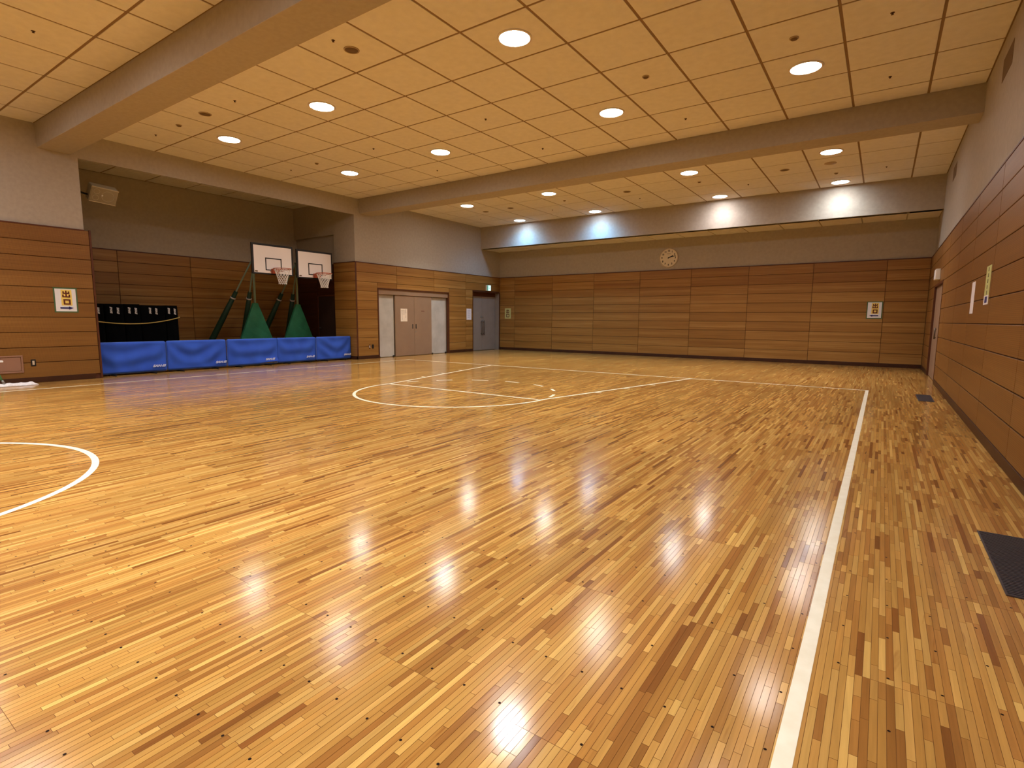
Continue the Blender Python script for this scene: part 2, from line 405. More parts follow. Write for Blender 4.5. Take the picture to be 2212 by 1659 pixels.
# back wall
wb = tag(MB().box(PL-0.45, PR+0.3, YB+0.035, YB+0.3, 0, H).build('wall_back', MT['plaster']), kind='structure')
MB().box(XL, XR, YB+0.016, YB+0.04, 0, W-0.01).build('panel_backing', MT['groove'], wb)
wainscot(wb, 'back', YB, [XL, -12.57, -10.775, -8.98, -7.185, -5.39, -3.595, -1.80, -0.005, XR], MT['panel'])
MB().box(XL, XR, YB-0.006, YB+0.04, W-0.012, W+0.014, 0.003).build('cap_rail', MT['brown'], wb)
tag(MB().box(XL, XR, YB-0.008, YB+0.016, 0, 0.105, 0.003).build('baseboard_back', MT['baseb']), kind='structure')

# right wall, with a door recess
D3 = (14.05, 16.22, 0.0, 2.135)
wr = MB()
wr.box(PR, PR+0.3, YR, D3[0], 0, H).box(PR, PR+0.3, D3[1], YB+0.04, 0, H).box(PR, PR+0.3, D3[0], D3[1], D3[3], H)
wr.box(PR+0.25, PR+0.3, D3[0], D3[1], 0, D3[3])
wright = tag(wr.build('wall_right', MT['plaster']), kind='structure')
bk = MB()
for (a, b, z0) in ((YR, D3[0], 0), (D3[1], YB, 0), (D3[0], D3[1], D3[3])): bk.box(XR+0.016, PR+0.01, a, b, z0, W-0.01)
bk.build('panel_backing', MT['groove'], wright)
wainscot(wright, 'right', XR, [YR, -4.7, -2.9, -1.1, 0.7, 2.5, 4.3, 6.1, 7.9, 9.7, 11.5, 13.3, 15.1, 16.9, YB], MT['panel_perf'], holes=(D3,))
MB().box(XR-0.006, PR+0.02, YR, YB, W-0.012, W+0.014, 0.003).build('cap_rail', MT['brown'], wright)
for (y0, y1) in ((8.86, 9.53), (14.75, 15.4)):
    MB().box(PR-0.004, PR+0.01, y0, y1, 4.32, 4.60, 0.002).build('vent_slot', MT['detector_dark'], wright)
rb = MB()
for (a, b) in ((YR, D3[0]), (D3[1], YB)): rb.box(XR-0.008, XR+0.016, a, b, 0, 0.105, 0.003)
tag(rb.build('baseboard_right', MT['baseb']), kind='structure')
# rear wall behind the camera
tag(MB().box(PL-0.3, PR+0.3, YR-0.2, YR, W, H).build('wall_rear', MT['plaster']), kind='structure')
tag(MB().box(PL-0.3, PR+0.3, YR-0.2, YR+0.02, 0, W).build('trim_1', MT['panel']), kind='structure')

# ------------------------------------------------------------------ doors
# door_1: pair of taupe doors between two scuffed white leaves
d1 = tag(MB().box(XL-0.10, XL+0.008, D1[0], D1[0]+0.045, 0, D1[3], 0.003).box(XL-0.10, XL+0.008, D1[1]-0.045, D1[1], 0, D1[3], 0.003).box(XL-0.10, XL+0.008, D1[0]+0.045, D1[1]-0.045, D1[3]-0.035, D1[3], 0.003).build('door_1', MT['brown']), kind='structure')
MB().box(XL-0.16, XL-0.03, D1[0]+0.045, D1[1]-0.045, 2.05, D1[3]-0.035, 0.003).build('lintel_board', MT['taupe'], d1)
for (a, b) in ((D1[0]+0.05, 12.49), (14.25, D1[1]-0.05)):
    lf = MB().box(XL-0.16, XL-0.12, a, b, 0.012, 2.045, 0.003).build('white_leaf', MT['whitedoor'], d1)
    for yy in (a+0.06, b-0.06): MB().box(XL-0.12, XL-0.08, yy-0.03, yy+0.03, 0.0, 0.05, 0.006).build('floor_bolt', MT['black'], lf)
for (a, b, hy) in ((12.50, 13.378, 13.30), (13.384, 14.245, 13.46)):
    lf = MB().box(XL-0.11, XL-0.06, a, b, 0.012, 2.045, 0.004).build('taupe_leaf', MT['taupe'], d1)
    MB().box(XL-0.062, XL-0.052, hy-0.02, hy+0.02, 0.93, 1.09, 0.004).build('recessed_pull', MT['black'], lf)
MB().tube([(XL-0.06, 13.44, 0.82), (XL-0.045, 13.44, 0.82)], 0.016, 12).build('lock', MT['steel'], d1)
MB().box(XL-0.06, XL-0.056, 13.73, 13.88, 1.53, 1.55).build('name_label', MT['signbrown'], d1)
# door_2: grey steel pair set back in a recess
d2 = tag(MB().box(XL-0.26, XL+0.006, D2[0], D2[0]+0.035, 0, D2[3], 0.003).box(XL-0.26, XL+0.006, D2[1]-0.01, D2[1]+0.03, 0, D2[3], 0.003).box(XL-0.26, XL+0.006, D2[0], D2[1], D2[3]-0.035, D2[3], 0.003).build('door_2', MT['brown']), kind='structure')
MB().box(XL-0.24, XL-0.005, D2[1]-0.03, D2[1]-0.008, 0, D2[3]-0.035).build('grey_jamb', MT['greydoor'], d2)
MB().box(XL-0.26, XL-0.19, D2[0]+0.035, D2[1]-0.03, 2.19, D2[3]-0.035, 0.003).build('head_rail', MT['brown'], d2)
for (a, b, hy) in ((D2[0]+0.04, 17.378, 17.31), (17.384, D2[1]-0.035, 17.45)):
    lf = MB().box(XL-0.25, XL-0.20, a, b, 0.01, 2.185, 0.004).build('steel_leaf', MT['greydoor'], d2)
    MB().tube([(XL-0.14, hy, 0.62), (XL-0.14, hy, 1.22)], 0.016).tube([(XL-0.20, hy, 0.68), (XL-0.14, hy, 0.68)], 0.011).tube([(XL-0.20, hy, 1.16), (XL-0.14, hy, 1.16)], 0.011).build('pull_bar', MT['bronze'], lf)
    MB().tube([(XL-0.20, hy, 1.36), (XL-0.17, hy, 1.36)], 0.024, 14).build('lock_cylinder', MT['steel'], lf)
# door_3 in the right wall
d3 = tag(MB().box(XR-0.006, PR+0.24, D3[0], D3[0]+0.05, 0, D3[3], 0.003).box(XR-0.006, PR+0.24, D3[1]-0.05, D3[1], 0, D3[3], 0.003).box(XR-0.006, PR+0.24, D3[0]+0.05, D3[1]-0.05, D3[3]-0.05, D3[3], 0.003).build('door_3', MT['brown']), kind='structure')
for (a, b, hy) in ((D3[0]+0.055, 15.13, 15.06), (15.14, D3[1]-0.055, 15.21)):
    lf = MB().box(XR+0.035, XR+0.085, a, b, 0.01, D3[3]-0.055, 0.004).build('taupe_leaf', MT['taupe'], d3)
    MB().tube([(XR+0.01, hy, 0.9), (XR+0.01, hy, 1.15)], 0.009).tube([(XR+0.035, hy, 0.93), (XR+0.01, hy, 0.93)], 0.008).tube([(XR+0.035, hy, 1.12), (XR+0.01, hy, 1.12)], 0.008).build('pull_bar', MT['bronze'], lf)

# ------------------------------------------------------------------ ceiling
cl = MB().box(XA-0.3, PR+0.3, YR-0.2, YB+0.3, H+0.007, H+0.2)
ceil = tag(cl.build('ceiling', MT['tbar']), kind='structure')
BM1, BM2, Y3, Z3 = (3.52, 4.03, 4.429), (11.08, 11.624, 4.445), 17.103, 4.037
GX = [-13.38] + [-12.67+k for k in range(13)] + [0.33, PR]
def tiles(gx, gy, z, gap=0.017):
    for i in range(len(gx)-1):
        for j in range(len(gy)-1):
            if gx[i+1]-gx[i] < 0.05 or gy[j+1]-gy[j] < 0.05: continue
            piece('tile', gx[i]+gap, gx[i+1]-gap, gy[j]+gap, gy[j+1]-gap, z, z+0.016, 0.003, MT['tile'], ceil)
tiles(GX, [-1.02, -0.02, 0.98, 1.985, 2.987, BM1[0]], H)
tiles(GX, [BM1[1], 4.55, 5.55, 6.54, 7.54, 8.53, 9.53, 10.54, BM2[0]], H)
tiles(GX, [BM2[1], 12.10, 13.10, 14.10, 15.12, 16.14, Y3], H)
tiles(GX, [Y3+0.02, YB+0.035], Z3)
tiles([XA, -15.67, -14.67, PL-0.045], [1.5, 2.54, 3.54, 4.54, 5.55, 6.54, 7.54, 8.53, 9.53, 10.54, YP+0.03], H)
MB().box(XA-0.02, PR, YR, -1.03, H, H+0.016).build('rear_ceiling_board', MT['tile'], ceil)
MB().box(PL-0.1, PR+0.1, BM1[0], BM1[1], BM1[2], H+0.05, 0.004).build('beam', MT['beam'], ceil)
MB().box(PL-0.1, PR+0.1, BM2[0], BM2[1], BM2[2], H+0.05, 0.004).build('beam', MT['beam'], ceil)
MB().box(PL-0.1, PR+0.1, -4.2, -3.7, 4.43, H+0.05, 0.004).build('beam', MT['beam'], ceil)
MB().box(PL-0.1, PR+0.1, Y3, Y3+0.25, Z3, H+0.05, 0.004).box(PL-0.1, PR+0.1, Y3+0.2, YB+0.05, Z3+0.007, Z3+0.1).build('drop_beam', MT['beam'], ceil)

# ------------------------------------------------------------------ floor: a real strip floor
SW, JG = 0.305/13, 0.0004        # strip width, joint
def make_floor():
    Xa, Xb = XA, PR
    Y0, Y1 = -1.6, YB
    nb = int(math.ceil((Xb-Xa)/0.305))
    x0g = -2.482 + 0.076 - 0.305*50     # plugs sit in the middle of each half board
    recs = []; brd = {}; btone = []      # x0,x1,y0,y1
    b = 0
    xb = x0g
    while xb < Xb:
        if xb + 0.305 > Xa:
            off = (b % 2)*0.909 + 2.186 - 1.818*4
            seams = [off + 1.818*k for k in range(0, 20)]
            for s_ in range(13):
                xs = xb + s_*SW
                if xs < Xa or xs + SW > Xb: continue
                for k in range(len(seams)-1):
                    ya, yb = seams[k], seams[k+1]
                    if yb < Y0 or ya > Y1: continue
                    y = ya
                    first = True
                    bt = brd.setdefault((b, k), random.uniform(0.86, 1.07))
                    while y < yb - 0.05:
                        ln = random.choice((0.10, 0.15, 0.22, 0.30, 0.42, 0.55, 0.8)) * random.uniform(0.8, 1.2)
                        if first: ln *= random.uniform(0.3, 1.0); first = False
                        e = y + ln
                        if yb - e < 0.09: e = yb
                        p, q = max(y, Y0), min(e, Y1)
                        if q - p > 0.02: recs.append((xs, xs+SW, p, q)); btone.append(bt)
                        y = e
        xb += 0.305; b += 1
    R = np.array(recs)
    n = len(R)
    # tones (linear colour)
    pal = np.array([rgb(192, 143, 73)[:3], rgb(184, 134, 66)[:3], rgb(202, 155, 83)[:3], rgb(172, 120, 58)[:3], rgb(214, 169, 93)[:3], rgb(156, 104, 49)[:3], rgb(134, 83, 38)[:3]])
    pr = np.array([0.26, 0.23, 0.14, 0.19, 0.05, 0.10, 0.03])
    tone = pal[rng.choice(len(pal), size=n, p=pr)] * (1 + rng.uniform(-0.10, 0.08, (n, 1)))
    tone = tone*(1+rng.uniform(-0.015, 0.015, (n, 3)))
    tone = tone*np.array(btone)[:, None]
    # which 300 strips show largest: closest to the camera and inside the frame
    cx, cy = (R[:, 0]+R[:, 1])/2, (R[:, 2]+R[:, 3])/2
    d = np.stack([cx, cy, np.full(n, -1.27)], 1)
    fv, rv, uv = np.array(f), np.array(r2), np.array(u2)
    zc = d@fv; px = d@rv/np.maximum(zc, 1e-3)*1149.4; py = -d@uv/np.maximum(zc, 1e-3)*1149.4
    vis = (zc > 0.2) & (abs(px) < 1110) & (py < 835)
    size = (R[:, 3]-R[:, 2])*SW/np.maximum(zc, 0.2)**3
    size[~vis] = 0
    own = np.argsort(-size)[:300]
    ownset = set(own.tolist())
    base = np.array([i for i in range(n) if i not in ownset])
    def geo(idx):
        k = len(idx); a = R[idx]; c = 0.0005; dz = 0.0008; h = JG/2
        X0, X1, Ya, Yb = a[:, 0]+h, a[:, 1]-h, a[:, 2]+h, a[:, 3]-h
        V = np.zeros((k, 8, 3))
        for j, (sx, sy) in enumerate(((0, 0), (1, 0), (1, 1), (0, 1))):
            X = np.where(sx, X1-c, X0+c); Y = np.where(sy, Yb-c, Ya+c)
            V[:, j, 0] = X; V[:, j, 1] = Y; V[:, j, 2] = 0.0
            V[:, 4+j, 0] = np.where(sx, X1, X0); V[:, 4+j, 1] = np.where(sy, Yb, Ya); V[:, 4+j, 2] = -dz
        Fq = np.array([(0, 1, 2, 3), (4, 5, 1, 0), (5, 6, 2, 1), (6, 7, 3, 2), (7, 4, 0, 3)])
        return V, Fq
    def to_mesh(name, idx):
        V, Fq = geo(idx); k = len(idx)
        F = (Fq[None]+(np.arange(k)*8)[:, None, None]).reshape(-1, 4)
        me = bpy.data.meshes.new(name)
        me.vertices.add(k*8); me.vertices.foreach_set('co', V.reshape(-1).astype(np.float32))
        me.loops.add(len(F)*4); me.loops.foreach_set('vertex_index', F.reshape(-1).astype(np.int32))
        me.polygons.add(len(F)); me.polygons.foreach_set('loop_start', np.arange(0, len(F)*4, 4, dtype=np.int32))
        me.polygons.foreach_set('use_smooth', np.zeros(len(F), dtype=bool))
        me.update(calc_edges=True)
        at = me.attributes.new('tone', 'FLOAT_COLOR', 'FACE')
        c4 = np.ones((k, 5, 4), np.float32); c4[:, :, :3] = tone[idx][:, None, :]
        at.data.foreach_set('color', c4.reshape(-1))
        me.materials.append(MT['floor']); me.materials.append(MT['subfloor'])
        me.polygons.foreach_set('material_index', np.tile(np.array([0, 1, 1, 1, 1], dtype=np.int32), k))
        return me
    fl = MB().box(XA-0.3, PR+0.3, YR-0.2, YB+0.3, -0.15, -0.0009)
    fo = tag(fl.build('floor', MT['subfloor']), kind='structure')
    st = bpy.data.objects.new('floor_strips', to_mesh('floor_strips', base)); col.objects.link(st); st.parent = fo; st['kind'] = 'stuff'
    for i in own:
        o = bpy.data.objects.new('plank', to_mesh('plank', np.array([i]))); col.objects.link(o); o.parent = fo
    # rest of the hall floor behind the camera, one board
    me = MB().box(XA, PR, YR, -1.61, -0.0008, 0.0).mesh('rear_floor', MT['floor'])
    at = me.attributes.new('tone', 'FLOAT_COLOR', 'FACE'); c4 = np.ones((len(me.polygons), 4), np.float32); c4[:, :3] = pal[0]; at.data.foreach_set('color', c4.reshape(-1))
    o = bpy.data.objects.new('rear_floor', me); col.objects.link(o); o.parent = fo
    # screw plugs: every 0.1525 m across, every 0.303 m along
    pm = MB()
    for ix in range(-75, 23):
        x = -2.482 + 0.1525*ix
        if not (XL < x < XR-0.05): continue
        for iy in range(-6, 44):
            y = 0.423 + 0.3005*iy
            if random.random() < 0.15: continue
            pm.add([(x+0.005*math.cos(t*PI/4), y+0.005*math.sin(t*PI/4), 0.0006) for t in range(8)], [tuple(range(8))])
    po = pm.build('screw_plugs', MT['plug'], fo); po['kind'] = 'stuff'
    return fo
floor = make_floor()

# court lines (painted, 5 cm)
XC, YE, YM, FT = -6.134, 11.85, -0.02, 7.165
LW = 0.052; LZ = 0.0012
def flat(poly): return MB().add([(x, y, LZ) for x, y in poly], [tuple(range(len(poly)))])
def seg(name, x0, y0, x1, y1, w=LW):
    d = Vector((x1-x0, y1-y0, 0)).normalized(); nrm = Vector((-d.y, d.x, 0))*w/2
    flat([(x0-nrm.x, y0-nrm.y), (x1-nrm.x, y1-nrm.y), (x1+nrm.x, y1+nrm.y), (x0+nrm.x, y0+nrm.y)]).build(name, MT['line'], floor)
def arc(name, cx, cy, rad, a0, a1, w=LW, n=64):
    vs = []; fs = []
    for i in range(n+1):
        t = math.radians(a0+(a1-a0)*i/n)
        for rr in (rad-w/2, rad+w/2): vs.append((cx+rr*math.cos(t), cy+rr*math.sin(t), LZ))
    for i in range(n): fs.append((2*i, 2*i+1, 2*i+3, 2*i+2))
    MB().add(vs, fs).build(name, MT['line'], floor)
SX = 5.989
seg('sideline', XC+SX, YR+0.5, XC+SX, YE+LW/2); seg('sideline', XC-SX, YR+0.5, XC-SX, YE+LW/2)
seg('baseline', XC-SX+LW/2, YE, XC+SX-LW/2, YE)
seg('halfway_line', XC-SX+LW/2, YM, XC-1.80, YM); seg('halfway_line', XC+1.80, YM, XC+SX-LW/2, YM)
arc('centre_circle', XC, YM, 1.775, 0, 360, n=96)
seg('free_throw_line', XC-1.70, FT, XC+1.70, FT)
seg('lane_line', XC-1.735, FT-0.02, XC-2.753, YE-LW/2); seg('lane_line', XC+1.735, FT-0.02, XC+2.753, YE-LW/2)
arc('free_throw_arc', XC, FT, 1.76, 180, 360)
for (a, b) in ((157.6, 166), (133.7, 144.8), (108.6, 120.4), (84.7, 96), (60.3, 70.5), (37, 46.6), (12, 22.5)):
    arc('arc_dash', XC, FT, 1.735, a, b, n=8)
for yy in (8.50, 9.34, 10.19):
    k = 1.735+(2.753-1.735)*(yy-FT)/(YE-FT)
    for s_ in (-1, 1): seg('lane_mark', XC+s_*(k+0.03), yy, XC+s_*(k+0.14), yy)

# ------------------------------------------------------------------ downlights
def downlight(x, y, label, tint, power=1.0, lens=1.0, lamp_z=H):
    t = thing('downlight', label, 'ceiling light', (x, y, H), 0, 'round downlights in the ceiling')
    MB().lathe([(0.196, -0.001), (0.226, -0.001), (0.224, -0.010), (0.200, -0.016), (0.194, -0.006), (0.196, -0.001)], 40).build('trim_ring', MT['ring'], t)
    key = 'lens_%s_%.2f' % (str(tint), lens)
    m = bpy.data.materials.get(key) or lens_mat(key, tuple(0.5*c+0.5 for c in tint), LENS*lens)
    MB().lathe([(0.195, -0.006), (0.0005, -0.012)], 24).build('lens', m, t)
    ld = bpy.data.lights.new('lamp', 'SPOT'); ld.energy = LAMP_W*power; ld.color = tint
    ld.spot_size = math.radians(148 if (power < 0.5 or tint is BLUE) else 118); ld.spot_blend = 1.0; ld.shadow_soft_size = 0.12
    lo = bpy.data.objects.new('lamp', ld); col.objects.link(lo); lo.parent = t; lo.location = (0, 0, -0.03)
    return t
xs4 = (-11.19, -8.16, -4.165, -1.17)
ORD = ('leftmost', 'second from left', 'third from left', 'rightmost')
RW = [(6.035, 'in the nearer row of the middle ceiling bay', (COOL, PINK, COOL, PINK), (0.72, 0.88, 1.1, 0.6)),
      (9.025, 'in the farther row of the middle ceiling bay', (WARM, COOL, WARM, PINK), (0.78, 0.95, 1.05, 0.51)),
      (13.61, 'in the nearer row of the far ceiling bay', (WARM, WARM, COOL, PINK), (1.4, 1.4, 1.4, 1.4)),
      (16.62, 'in the far bay row beside the drop beam', (BLUE, BLUE, PINK, COOL), (0.60, 0.60, 0.24, 0.28)),
      (1.45, 'in the nearest ceiling bay over the camera', (NEUT,)*4, (1.25, 1.45, 1.6, 0.8)),
      (-1.57, 'behind the camera in the nearest ceiling bay', (NEUT,)*4, (1.5, 1.4, 1.3, 0.7))]
for (yy, where, tints, pw) in RW:
    for i, xx in enumerate(xs4):
        downlight(xx, yy, '%s round white downlight %s' % (ORD[i], where), tints[i], pw[i], 0.45 if (yy == 9.025 and i == 3) else (0.6 if yy > 16 else (0.9 if yy > 10 else pw[i])))

# ceiling speakers, detectors, sprinklers
for (x, y, lab) in ((-6.165, 5.063, 'round brown ceiling speaker behind the near beam, between the two nearest bright lights'),
                    (-10.197, 5.089, 'round brown ceiling speaker behind the near beam, towards the alcove'),
                    (-11.27, 14.69, 'leftmost dark round ceiling speaker in the far bay'),
                    (-10.23, 14.66, 'second dark round ceiling speaker from left in the far bay'),
                    (-6.198, 14.615, 'dark round ceiling speaker in the far bay, above the clock side'),
                    (-2.20, 14.62, 'rightmost dark round ceiling speaker in the far bay')):
    t = thing('ceiling_speaker', lab, 'speaker', (x, y, H), 0, 'round speakers in the ceiling')
    MB().lathe([(0.0005, -0.006), (0.085, -0.006), (0.085, -0.0005)], 28).build('mesh_cover', MT['detector_dark'], t)
    MB().lathe([(0.085, -0.001), (0.104, -0.001), (0.102, -0.009), (0.088, -0.011), (0.085, -0.001)], 28).build('rim', MT['detector'], t)
for (x, y, rr, lab) in ((-11.19, 5.088, 0.055, 'small round smoke detector just behind the near beam at left'),
                    (-11.16, 8.06, 0.05, 'small pale smoke detector near the leftmost lights of the middle bay'),
                    (-3.166, 8.029, 0.055, 'small smoke detector in the middle bay, above right of centre'),
                    (-1.20, 8.035, 0.06, 'ring-shaped detector in the ceiling just above the dim light at right'),
                    (-8.219, 14.635, 0.05, 'small brown detector in the far bay behind the second light'),
                    (-4.205, 14.628, 0.05, 'small brown detector in the far bay behind the third light'),
                    (-1.25, 14.57, 0.10, 'broad flat pale detector in the far bay right behind the rightmost light'),
                    (-1.20, 15.597, 0.05, 'little pale detector in front of the rightmost lit scallop')):
    rr = rr*0.75 if rr < 0.09 else rr
    t = thing('smoke_detector', lab, 'detector', (x, y, H))
    MB().lathe([(rr*1.25, -0.0005), (rr*1.25, -0.010), (rr*0.95, -0.014)], 24).build('base_plate', MT['detector'], t)
    MB().lathe([(rr*0.95, -0.012), (rr*0.8, -0.024), (0.0005, -0.028)], 24).build('sensor_head', MT['detector' if rr > 0.09 else 'detector_dark'], t)
SPR = [(-6.162, 4.767, 'in the middle bay left of the big near light'), (-9.175, 5.077, 'behind the near beam, between the two round speakers'),
       (-12.162, 5.084, 'behind the near beam at the far left'), (-9.15, 2.488, 'on the pinkish ceiling in front of the near beam'),
       (-12.189, 8.063, 'in the middle bay close to the alcove header'), (-9.202, 8.068, 'in the middle bay between the leftmost lights'),
       (-6.18, 8.052, 'at the centre of the middle bay'), (-9.201, 10.055, 'in the middle bay near the far beam, at left'),
       (-6.189, 10.047, 'in the middle bay near the far beam, at centre'), (-3.179, 10.031, 'in the middle bay near the far beam, right of centre'),
       (-0.172, 8.048, 'at upper right of the middle bay'), (-0.176, 10.035, 'in the middle bay near the far beam, at right'),
       (-12.232, 15.644, 'leftmost in the far bay'), (-9.228, 15.639, 'in the far bay between the two blue scallops'),
       (-6.20, 15.593, 'in the far bay at centre'), (-3.199, 15.597, 'in the far bay between the two right lights'), (-0.192, 15.601, 'rightmost in the far bay')]
for (x, y, lab) in SPR:
    t = thing('sprinkler', 'tiny sprinkler head ' + lab, 'sprinkler', (x, y, H), 0, 'sprinkler heads in the ceiling')
    MB().lathe([(0.0005, -0.006), (0.018, -0.006), (0.024, -0.001)], 18).build('escutcheon', MT['sprinkler'], t)
    MB().lathe([(0.007, -0.005), (0.007, -0.018), (0.015, -0.019), (0.015, -0.022), (0.0005, -0.023)], 12).build('deflector', MT['sprinkler'], t)

# ------------------------------------------------------------------ signs and papers
def strokes(mb, rects, d0, d1):
    for i, (u0, u1, v0, v1) in enumerate(rects): mb.box(u0, u1, v0, v1, d0, d1+0.0003*i)
    return mb
def de(cx, cy, w, h, t):
    """the character for 'out'"""
    x0, x1 = cx-w/2, cx+w/2
    return [(cx-t/2, cx+t/2, cy-h/2, cy+h/2), (x0+w*0.06, x0+w*0.06+t, cy+h*0.06, cy+h*0.40), (x1-w*0.06-t, x1-w*0.06, cy+h*0.06, cy+h*0.40), (x0+w*0.06, x1-w*0.06, cy+h*0.02, cy+h*0.02+t),
            (x0, x0+t, cy-h/2, cy-h*0.08), (x1-t, x1, cy-h/2, cy-h*0.08), (x0, x1, cy-h/2, cy-h/2+t)]
def kuchi(cx, cy, w, h, t):
    """the character for 'mouth'"""
    x0, x1, y0, y1 = cx-w/2, cx+w/2, cy-h/2, cy+h/2
    return [(x0, x0+t, y0, y1), (x1-t, x1, y0, y1), (x0, x1, y0, y0+t), (x0, x1, y1-t, y1)]
def exit_paper(O, face, w, h, label, arrow):
    t = fthing('exit_sign', label, 'sign', O, face, None)
    MB().box(-w/2-0.024, w/2+0.024, -h/2-0.024, h/2+0.024, 0, 0.003).build('border', MT['signgreen'], t)
    MB().box(-w/2, w/2, -h/2, h/2, 0.003, 0.005).build('sheet', MT['signwhite'], t)
    MB().box(-w*0.22, w*0.30, -h*0.24, h*0.46, 0.005, 0.006).build('yellow_field', MT['signyellow'], t)
    strokes(MB(), de(0.03*w, 0.27*h, w*0.38, h*0.30, 0.024) + kuchi(0.05*w, -0.08*h, w*0.34, h*0.24, 0.026), 0.006, 0.008).build('characters', MT['signbrown'], t)
    s_ = arrow
    a = MB().box(-0.30*w*1, 0.16*w, -0.385*h, -0.315*h, 0.006, 0.008)
    a.add([(0.12*w, -0.42*h, 0.006), (0.12*w, -0.28*h, 0.006), (0.36*w, -0.35*h, 0.006), (0.12*w, -0.42*h, 0.008), (0.12*w, -0.28*h, 0.008), (0.36*w, -0.35*h, 0.008)], [(0, 2, 1), (3, 4, 5), (0, 1, 4, 3), (1, 2, 5, 4), (2, 0, 3, 5)])
    if s_ < 0: a.v = [(-x, y, z) for (x, y, z) in a.v]
    a.build('arrow', MT['signblue'], t)
exit_paper((XL, 3.735, 1.592), 'left', 0.33, 0.44, 'white and yellow exit sign with arrow pointing right, on near left wall', 1)
exit_paper((-0.215, YB, 1.598), 'back', 0.33, 0.44, 'white and yellow exit sign with arrow pointing left, on back wall', -1)
t = fthing('exit_sign', 'narrow lime exit sign without arrow, on back wall beside the grey door', 'sign', (-12.905, YB, 1.516), 'back')
MB().box(-0.15, 0.15, -0.21, 0.21, 0, 0.004).build('sheet', MT['signlime'], t)
strokes(MB(), de(-0.005, 0.10, 0.145, 0.15, 0.024) + kuchi(0, -0.085, 0.15, 0.14, 0.028), 0.004, 0.006).build('characters', MT['signbrown'], t)

t = fthing('notice', 'cream notice with three columns of black writing on taupe door', 'notice', (XL-0.06, 12.895, 1.394), 'left')
MB().box(-0.152, 0.152, -0.215, 0.215, 0, 0.002).build('sheet', MT['cream'], t)
g = MB()
def glyph(mb, cx, cy, s, d, seed):
    rr = random.Random(seed)
    for k in range(3): mb.box(cx-s*rr.uniform(0.3, 0.5), cx+s*rr.uniform(0.3, 0.5), cy+s*(0.32-0.3*k)-s*0.06, cy+s*(0.32-0.3*k)+s*0.06, d, d+0.0012)
    for k in range(2):
        xx = cx + s*(-0.25+0.4*k+rr.uniform(-0.1, 0.1)); mb.box(xx-s*0.06, xx+s*0.06, cy-s*0.45, cy+s*rr.uniform(0.2, 0.45), d, d+0.0012)
for c, (ux, n, v0) in enumerate(((0.085, 7, 0.17), (0.0, 4, 0.15), (-0.085, 8, 0.15))):
    for k in range(n): glyph(g, ux, v0-k*0.042, 0.036 if k < 3 else 0.026, 0.002, c*20+k)
tag(g.build('writing', MT['ink'], t), kind='stuff')
t = fthing('notice', 'plain white notice sheet on wood left of the grey door', 'notice', (XL, 16.295, 1.462), 'left')
MB().box(-0.15, 0.15, -0.215, 0.215, 0, 0.002).build('sheet', MT['paper'], t)
g = MB()
for k in range(9): g.box(-0.09, 0.09-0.05*(k % 3 == 2), 0.15-k*0.036-0.004, 0.15-k*0.036+0.004, 0.002, 0.003)
tag(g.build('writing', MT['greyink'], t), kind='stuff')
t = fthing('notice', 'white notice sheet on right wall beyond the yellow strip sign', 'notice', (XR, 9.35, 1.594), 'right')
MB().box(-0.15, 0.15, -0.208, 0.208, 0, 0.002).build('sheet', MT['paper'], t)
t = fthing('wall_sign', 'long yellow sign with vertical characters and blue symbol on right wall', 'sign', (XR, 8.18, 1.69), 'right')
MB().box(-0.165, 0.165, -0.215, 0.225, 0, 0.003).build('sheet', MT['signlime'], t)
MB().box(-0.165, 0.165, -0.215, -0.11, 0.003, 0.004).build('white_field', MT['signwhite'], t)
MB().box(-0.08, 0.08, -0.195, -0.125, 0.004, 0.005).build('blue_symbol', MT['signblue'], t)
g = MB()
for k in range(5): glyph(g, 0.0, 0.185-k*0.066, 0.052, 0.003, 90+k)
tag(g.build('writing', MT['ink'], t), kind='stuff')

# lit exit lamps
t = fthing('exit_lamp', 'lit green and white exit lamp above the grey double door', 'exit light', (XL, 17.49, 2.53), 'left')
MB().box(-0.13, 0.13, -0.115, 0.115, 0, 0.075, 0.006).build('case', MT['exitcase'], t)
MB().box(-0.118, 0.118, -0.105, 0.105, 0.075, 0.079).build('face', MT['exitface'], t)
g = MB().box(-0.118, -0.06, -0.105, 0.105, 0.079, 0.081).box(0.0, 0.014, -0.05, 0.03, 0.079, 0.081).box(-0.01, 0.05, -0.02, -0.006, 0.079, 0.081)
g.add([(0.007+0.018*math.cos(a*PI/6), 0.055+0.018*math.sin(a*PI/6), 0.081) for a in range(12)], [tuple(range(12))])
g.build('running_figure', MT['exitgreen'], t)
t = fthing('exit_lamp', 'white boxed exit lamp seen edge-on above the right wall door', 'exit light', (XR, 15.15, 2.31), 'right')
MB().box(-0.20, 0.20, -0.115, 0.115, 0, 0.085, 0.006).build('case', MT['exitcase'], t)
MB().box(-0.185, 0.185, -0.10, 0.10, 0.085, 0.088).build('face', MT['signwhite'], t)

